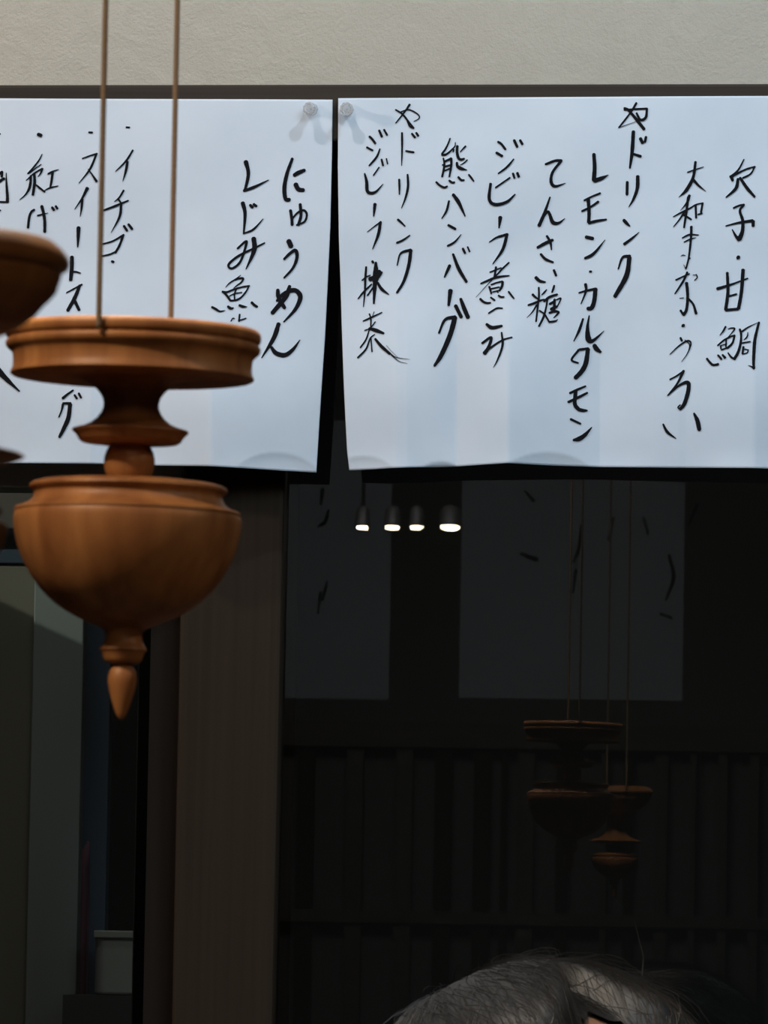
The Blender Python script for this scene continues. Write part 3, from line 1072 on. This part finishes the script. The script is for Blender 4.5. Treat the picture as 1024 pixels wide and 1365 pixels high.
M['iris'] = mat('dark_iris', (0.02, 0.012, 0.008), 0.2)

PT = at(738, 1257, -0.96)                      # crown of the hair
HEADZ = PT.z - 0.150                           # head centre above the floor
FZ = HEADZ - 1.11
person = empty('person', (PT.x, -0.96, 0.0))
SEAT = 0.40 + FZ

def skinned(name, chains, seg_sub=2):
    """chains: lists of ((x, y, z), r); equal points are welded; returns a mesh"""
    vs, rs, es, idx = [], [], [], {}
    for ch in chains:
        prev = None
        for p, r in ch:
            key = tuple(round(c, 4) for c in p)
            if key not in idx:
                idx[key] = len(vs); vs.append(p); rs.append(r)
            k = idx[key]
            if prev is not None: es.append((prev, k))
            prev = k
    me = bpy.data.meshes.new(name); me.from_pydata(vs, es, []); me.update()
    o = bpy.data.objects.new(name + '_tmp', me); COL.objects.link(o)
    sk = o.modifiers.new('skin', 'SKIN'); sk.use_smooth_shade = True
    for i, d in enumerate(me.skin_vertices[0].data):
        d.radius = (rs[i], rs[i]); d.use_root = (i == 0)
    sb = o.modifiers.new('sub', 'SUBSURF'); sb.levels = seg_sub; sb.render_levels = seg_sub
    bpy.context.view_layer.update()
    dg = bpy.context.evaluated_depsgraph_get()
    out = bpy.data.meshes.new_from_object(o.evaluated_get(dg))
    bpy.data.objects.remove(o); bpy.data.meshes.remove(me)
    return out

z0 = FZ
spine = [((0, 0, SEAT + .10), .125), ((0, .005, .66 + z0), .115), ((0, .015, .82 + z0), .125), ((0, .02, .915 + z0), .10), ((0, .012, .975 + z0), .055), ((0, -.005, 1.03 + z0), .052), ((0, -.02, 1.09 + z0), .055)]
chest = spine[3]
def limb_chains(s, grow=0.0, arms=True, legs=True, hands=True):
    out = []
    if arms:
        arm = [chest, ((s * .10, .02, .925 + z0), .07 + grow), ((s * .175, .02, .90 + z0), .056 + grow), ((s * .215, .01, .76 + z0), .043 + grow), ((s * .225, -.03, .635 + z0), .037 + grow),
               ((s * .175, -.14, .610 + z0), .034 + grow), ((s * .125, -.235, SEAT + .185), .026 + grow)]
        if hands:
            palm = ((s * .115, -.285, SEAT + .183), .026)
            arm.append(palm); out.append(arm)
            for q, L in enumerate((.062, .072, .067, .052)):
                fx = s * (.092 + .0155 * q)
                kn = ((fx, -.320 + .004 * abs(q - 1), SEAT + .186), .0098)
                out.append([palm, kn, ((fx, -.320 - L * .55, SEAT + .180), .0085), ((fx, -.320 - L, SEAT + .166), .0072)])
            out.append([palm, ((s * .082, -.285, SEAT + .180), .011), ((s * .066, -.312, SEAT + .174), .0095), ((s * .062, -.335, SEAT + .168), .008)])
        else:
            out.append(arm)
    if legs:
        out.append([spine[0], ((s * .09, -.03, SEAT + .085), .085 + grow), ((s * .105, -.22, SEAT + .090), .072 + grow), ((s * .11, -.40, SEAT + .085), .057 + grow), ((s * .11, -.405, .30), .050 + grow), ((s * .11, -.385, .12), .037 + grow),
                    ((s * .11, -.38, .06), .036 + grow)] + ([((s * .115, -.45, .042), .036), ((s * .12, -.52, .030), .027)] if not grow else []))
    return out

def head_point(d, off=0.0):
    x, y, z = d
    a, b, c = .077, .097, .118
    f = max(0.0, -y)
    jaw = max(0.0, min(1.0, (-z) / 0.95))
    px = a * x * (1 - .30 * jaw * jaw)
    py = b * y * (1 - .10 * jaw)
    pz = c * z
    g = lambda cx, cz, sx, sz: math.exp(-((x - cx) / sx) ** 2 - ((z - cz) / sz) ** 2) * (1 if y < 0 else 0)
    n = 0.0
    n += .024 * g(0, -.20, .13, .13) + .014 * g(0, -.02, .09, .18)          # nose
    n += .006 * g(.30, .13, .22, .08) + .006 * g(-.30, .13, .22, .08)        # brows
    n -= .009 * g(.34, -.02, .17, .09) + .009 * g(-.34, -.02, .17, .09)      # eye sockets
    n += .007 * g(0, -.47, .20, .05) + .007 * g(0, -.56, .17, .05)           # lips
    n -= .004 * g(0, -.515, .22, .018)
    n += .010 * g(0, -.80, .22, .12)                                         # chin
    n += .004 * g(.45, -.25, .16, .14) + .004 * g(-.45, -.25, .16, .14)      # cheeks
    v = Vector((px, py - n, pz))
    if off:
        v += Vector((x / a, y / b, z / c)).normalized() * off
    return v
HEAD_M = Matrix.Translation((0, -.03, HEADZ)) @ Matrix.Rotation(math.radians(45), 4, 'Z') @ Matrix.Rotation(math.radians(-3), 4, 'X')

body_me = skinned('body', [spine] + limb_chains(1) + limb_chains(-1))
bm = bmesh.new(); bm.from_mesh(body_me)
hb = bmesh.new(); bmesh.ops.create_icosphere(hb, subdivisions=5, radius=1.0)
for v in hb.verts:
    v.co = HEAD_M @ head_point(v.co.normalized())
for s in (-1, 1):                                # ears
    r = bmesh.ops.create_icosphere(hb, subdivisions=3, radius=1.0)
    for v in r['verts']:
        c = v.co.copy()
        q = Vector((s * (.076 + .010 * c.x * s * 1.0), .012 + .019 * c.y + .006 * c.z, -.010 + .032 * c.z))
        q.x -= s * .007 * math.exp(-(c.y / .5) ** 2 - (c.z / .55) ** 2) * (1 if c.x * s > 0 else 0)
        v.co = HEAD_M @ q
tmp = bpy.data.meshes.new('h'); hb.to_mesh(tmp); hb.free(); bm.from_mesh(tmp)
bm.to_mesh(body_me); bm.free(); bpy.data.meshes.remove(tmp)
body = bpy.data.objects.new('body', body_me); COL.objects.link(body); body.parent = person
body_me.materials.clear(); body_me.materials.append(M['skin'])
rm = body.modifiers.new('one_surface', 'REMESH'); rm.mode = 'VOXEL'; rm.voxel_size = 0.004; rm.use_smooth_shade = True
for s in (-1, 1):
    c = HEAD_M @ Vector((s * .031, -.082, -.004))
    o = lathe('eye', [(0, .012), (.0066, .0100), (.0104, .006), (.012, 0), (.0104, -.006), (.0066, -.0100), (0, -.012)], M['eye'], person, 24, 180)
    o.location = c; o.rotation_euler = (math.radians(90), 0, math.radians(45))
    i_ = lathe('iris', [(0, .0126), (.0035, .0122), (.0055, .0112), (.0052, .0100), (0, .0100)], M['iris'], o, 24)

# clothing
def cloth(name, chains, material, vox=0.008):
    me = skinned(name, chains)
    o = bpy.data.objects.new(name, me); COL.objects.link(o); o.parent = person
    me.materials.clear(); me.materials.append(material)
    r = o.modifiers.new('one_surface', 'REMESH'); r.mode = 'VOXEL'; r.voxel_size = vox; r.use_smooth_shade = True
    return o
G = .010
sp2 = [(p, r + G) for p, r in spine[:4]] + [((0, .014, .955 + z0), .074)]
chest = sp2[3]
o = cloth('sweater', [sp2] + limb_chains(1, G, True, False, False) + limb_chains(-1, G, True, False, False), M['knit'])
spine_old = spine
spine = [((0, 0, SEAT + .10), .137), ((0, .005, SEAT + .20), .128)]
o = cloth('trousers', [spine] + limb_chains(1, G, False, True) + limb_chains(-1, G, False, True), M['trouser'])
spine = spine_old

# hair: a cap over the skull and many loose strands, one mesh
def hairline(d):
    az = abs(math.atan2(d.x, -d.y))              # 0 at the face
    return interp([(0, .95), (.35, .90), (.62, .66), (.95, .42), (1.25, .10), (1.55, -.05), (1.8, -.20), (2.3, -.50), (3.2, -.62)], az)
def hair_off(d):
    n = mnoise.noise(Vector((d.x * 3, d.y * 3, d.z * 3 + 5)))
    h = .0215 + .0045 * n + .010 * abs(d.x) * max(0.0, d.z + .2)
    edge = sstep(-.02, .22, d.z - hairline(d))
    return -.003 + (h + .003) * (0.25 + 0.75 * edge)
hb = bmesh.new(); bmesh.ops.create_icosphere(hb, subdivisions=6, radius=1.0)
kill = []
for v in hb.verts:
    d = v.co.normalized()
    if d.z < hairline(d) - .03: kill.append(v); continue
    o_ = hair_off(d) + .0016 * mnoise.noise(Vector((d.x * 40, d.y * 8, d.z * 8)))
    v.co = head_point(d, o_)
bmesh.ops.delete(hb, geom=kill, context='VERTS')
hair_me = bpy.data.meshes.new('hair'); hb.to_mesh(hair_me); hb.free()
vs = [HEAD_M @ v.co for v in hair_me.vertices]
fs = [tuple(p.vertices) for p in hair_me.polygons]
bpy.data.meshes.remove(hair_me)
hr = random.Random(11)
def strand(path, w0):
    k = len(vs); n = len(path)
    for i, p in enumerate(path):
        q = Vector(path[min(i + 1, n - 1)]) - Vector(path[max(i - 1, 0)])
        side = q.cross(Vector((0.2, 1, 0.1))).normalized()
        w_ = w0 * (1 - .75 * i / (n - 1))
        vs.append(Vector(p) - side * w_); vs.append(Vector(p) + side * w_)
    for i in range(n - 1):
        fs.append((k + 2 * i, k + 2 * i + 1, k + 2 * i + 3, k + 2 * i + 2))
whorl = Vector((-.12, .45, .88)).normalized()
made = 0
while made < 7000:
    d = Vector((hr.gauss(0, 1), hr.gauss(0, 1), hr.gauss(0, 1))).normalized()
    if d.z < hairline(d) + .02: continue
    made += 1
    path = []
    tang = d - whorl
    tang = (tang - d * tang.dot(d))
    if tang.length < 1e-3: continue
    tang = tang.normalized() + Vector((hr.gauss(0, .3), hr.gauss(0, .3), hr.gauss(0, .2)))
    L = hr.uniform(.18, .5)
    lift = abs(hr.gauss(0, .0018)) + (.008 * hr.random() if hr.random() < .10 else 0)
    for i in range(6):
        f = i / 5
        e = (d + tang * L * f).normalized()
        if e.z < hairline(e) - (.045 if abs(math.atan2(e.x, -e.y)) < .75 else .12): break
        path.append(HEAD_M @ head_point(e, max(hair_off(e), .004) + .0005 + lift * math.sin(f * 2.0) ))
    if len(path) > 2: strand(path, hr.uniform(.00010, .00022))
# one stray hair standing up on the crown
p0 = at(858, 1275, -0.96) - Vector((PT.x, -0.96, 0)); p1 = at(852, 1252, -0.96) - Vector((PT.x, -0.96, 0)); p2 = at(846, 1227, -0.96) - Vector((PT.x, -0.96, 0))
root = at(856, 1300, -0.96) - Vector((PT.x, -0.96, 0))
strand([root, p0, p1, p2], .0003)
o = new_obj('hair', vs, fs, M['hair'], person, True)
o['label'] = 'grey tousled hair'
tag(person, 'grey-haired person before the dark window, only the crown of the head in view', 'person')

# stool under the person
t = empty('stool', (PT.x, -0.95, 0.0))
tag(t, 'round wooden stool under the seated person', 'stool')
lathe('seat', [(0, SEAT - .012), (.15, SEAT - .012), (.165, SEAT - .018), (.168, SEAT - .032), (.16, SEAT - .045), (0, SEAT - .045)], M['shelfwood'], t, 48)
for a in (45, 135, 225, 315):
    ca, sa_ = math.cos(math.radians(a)), math.sin(math.radians(a))
    tube('leg', [(ca * .10, sa_ * .10, SEAT - .04), (ca * .15, sa_ * .15, 0.0)], [.017, .013], M['shelfwood'], t, 12)
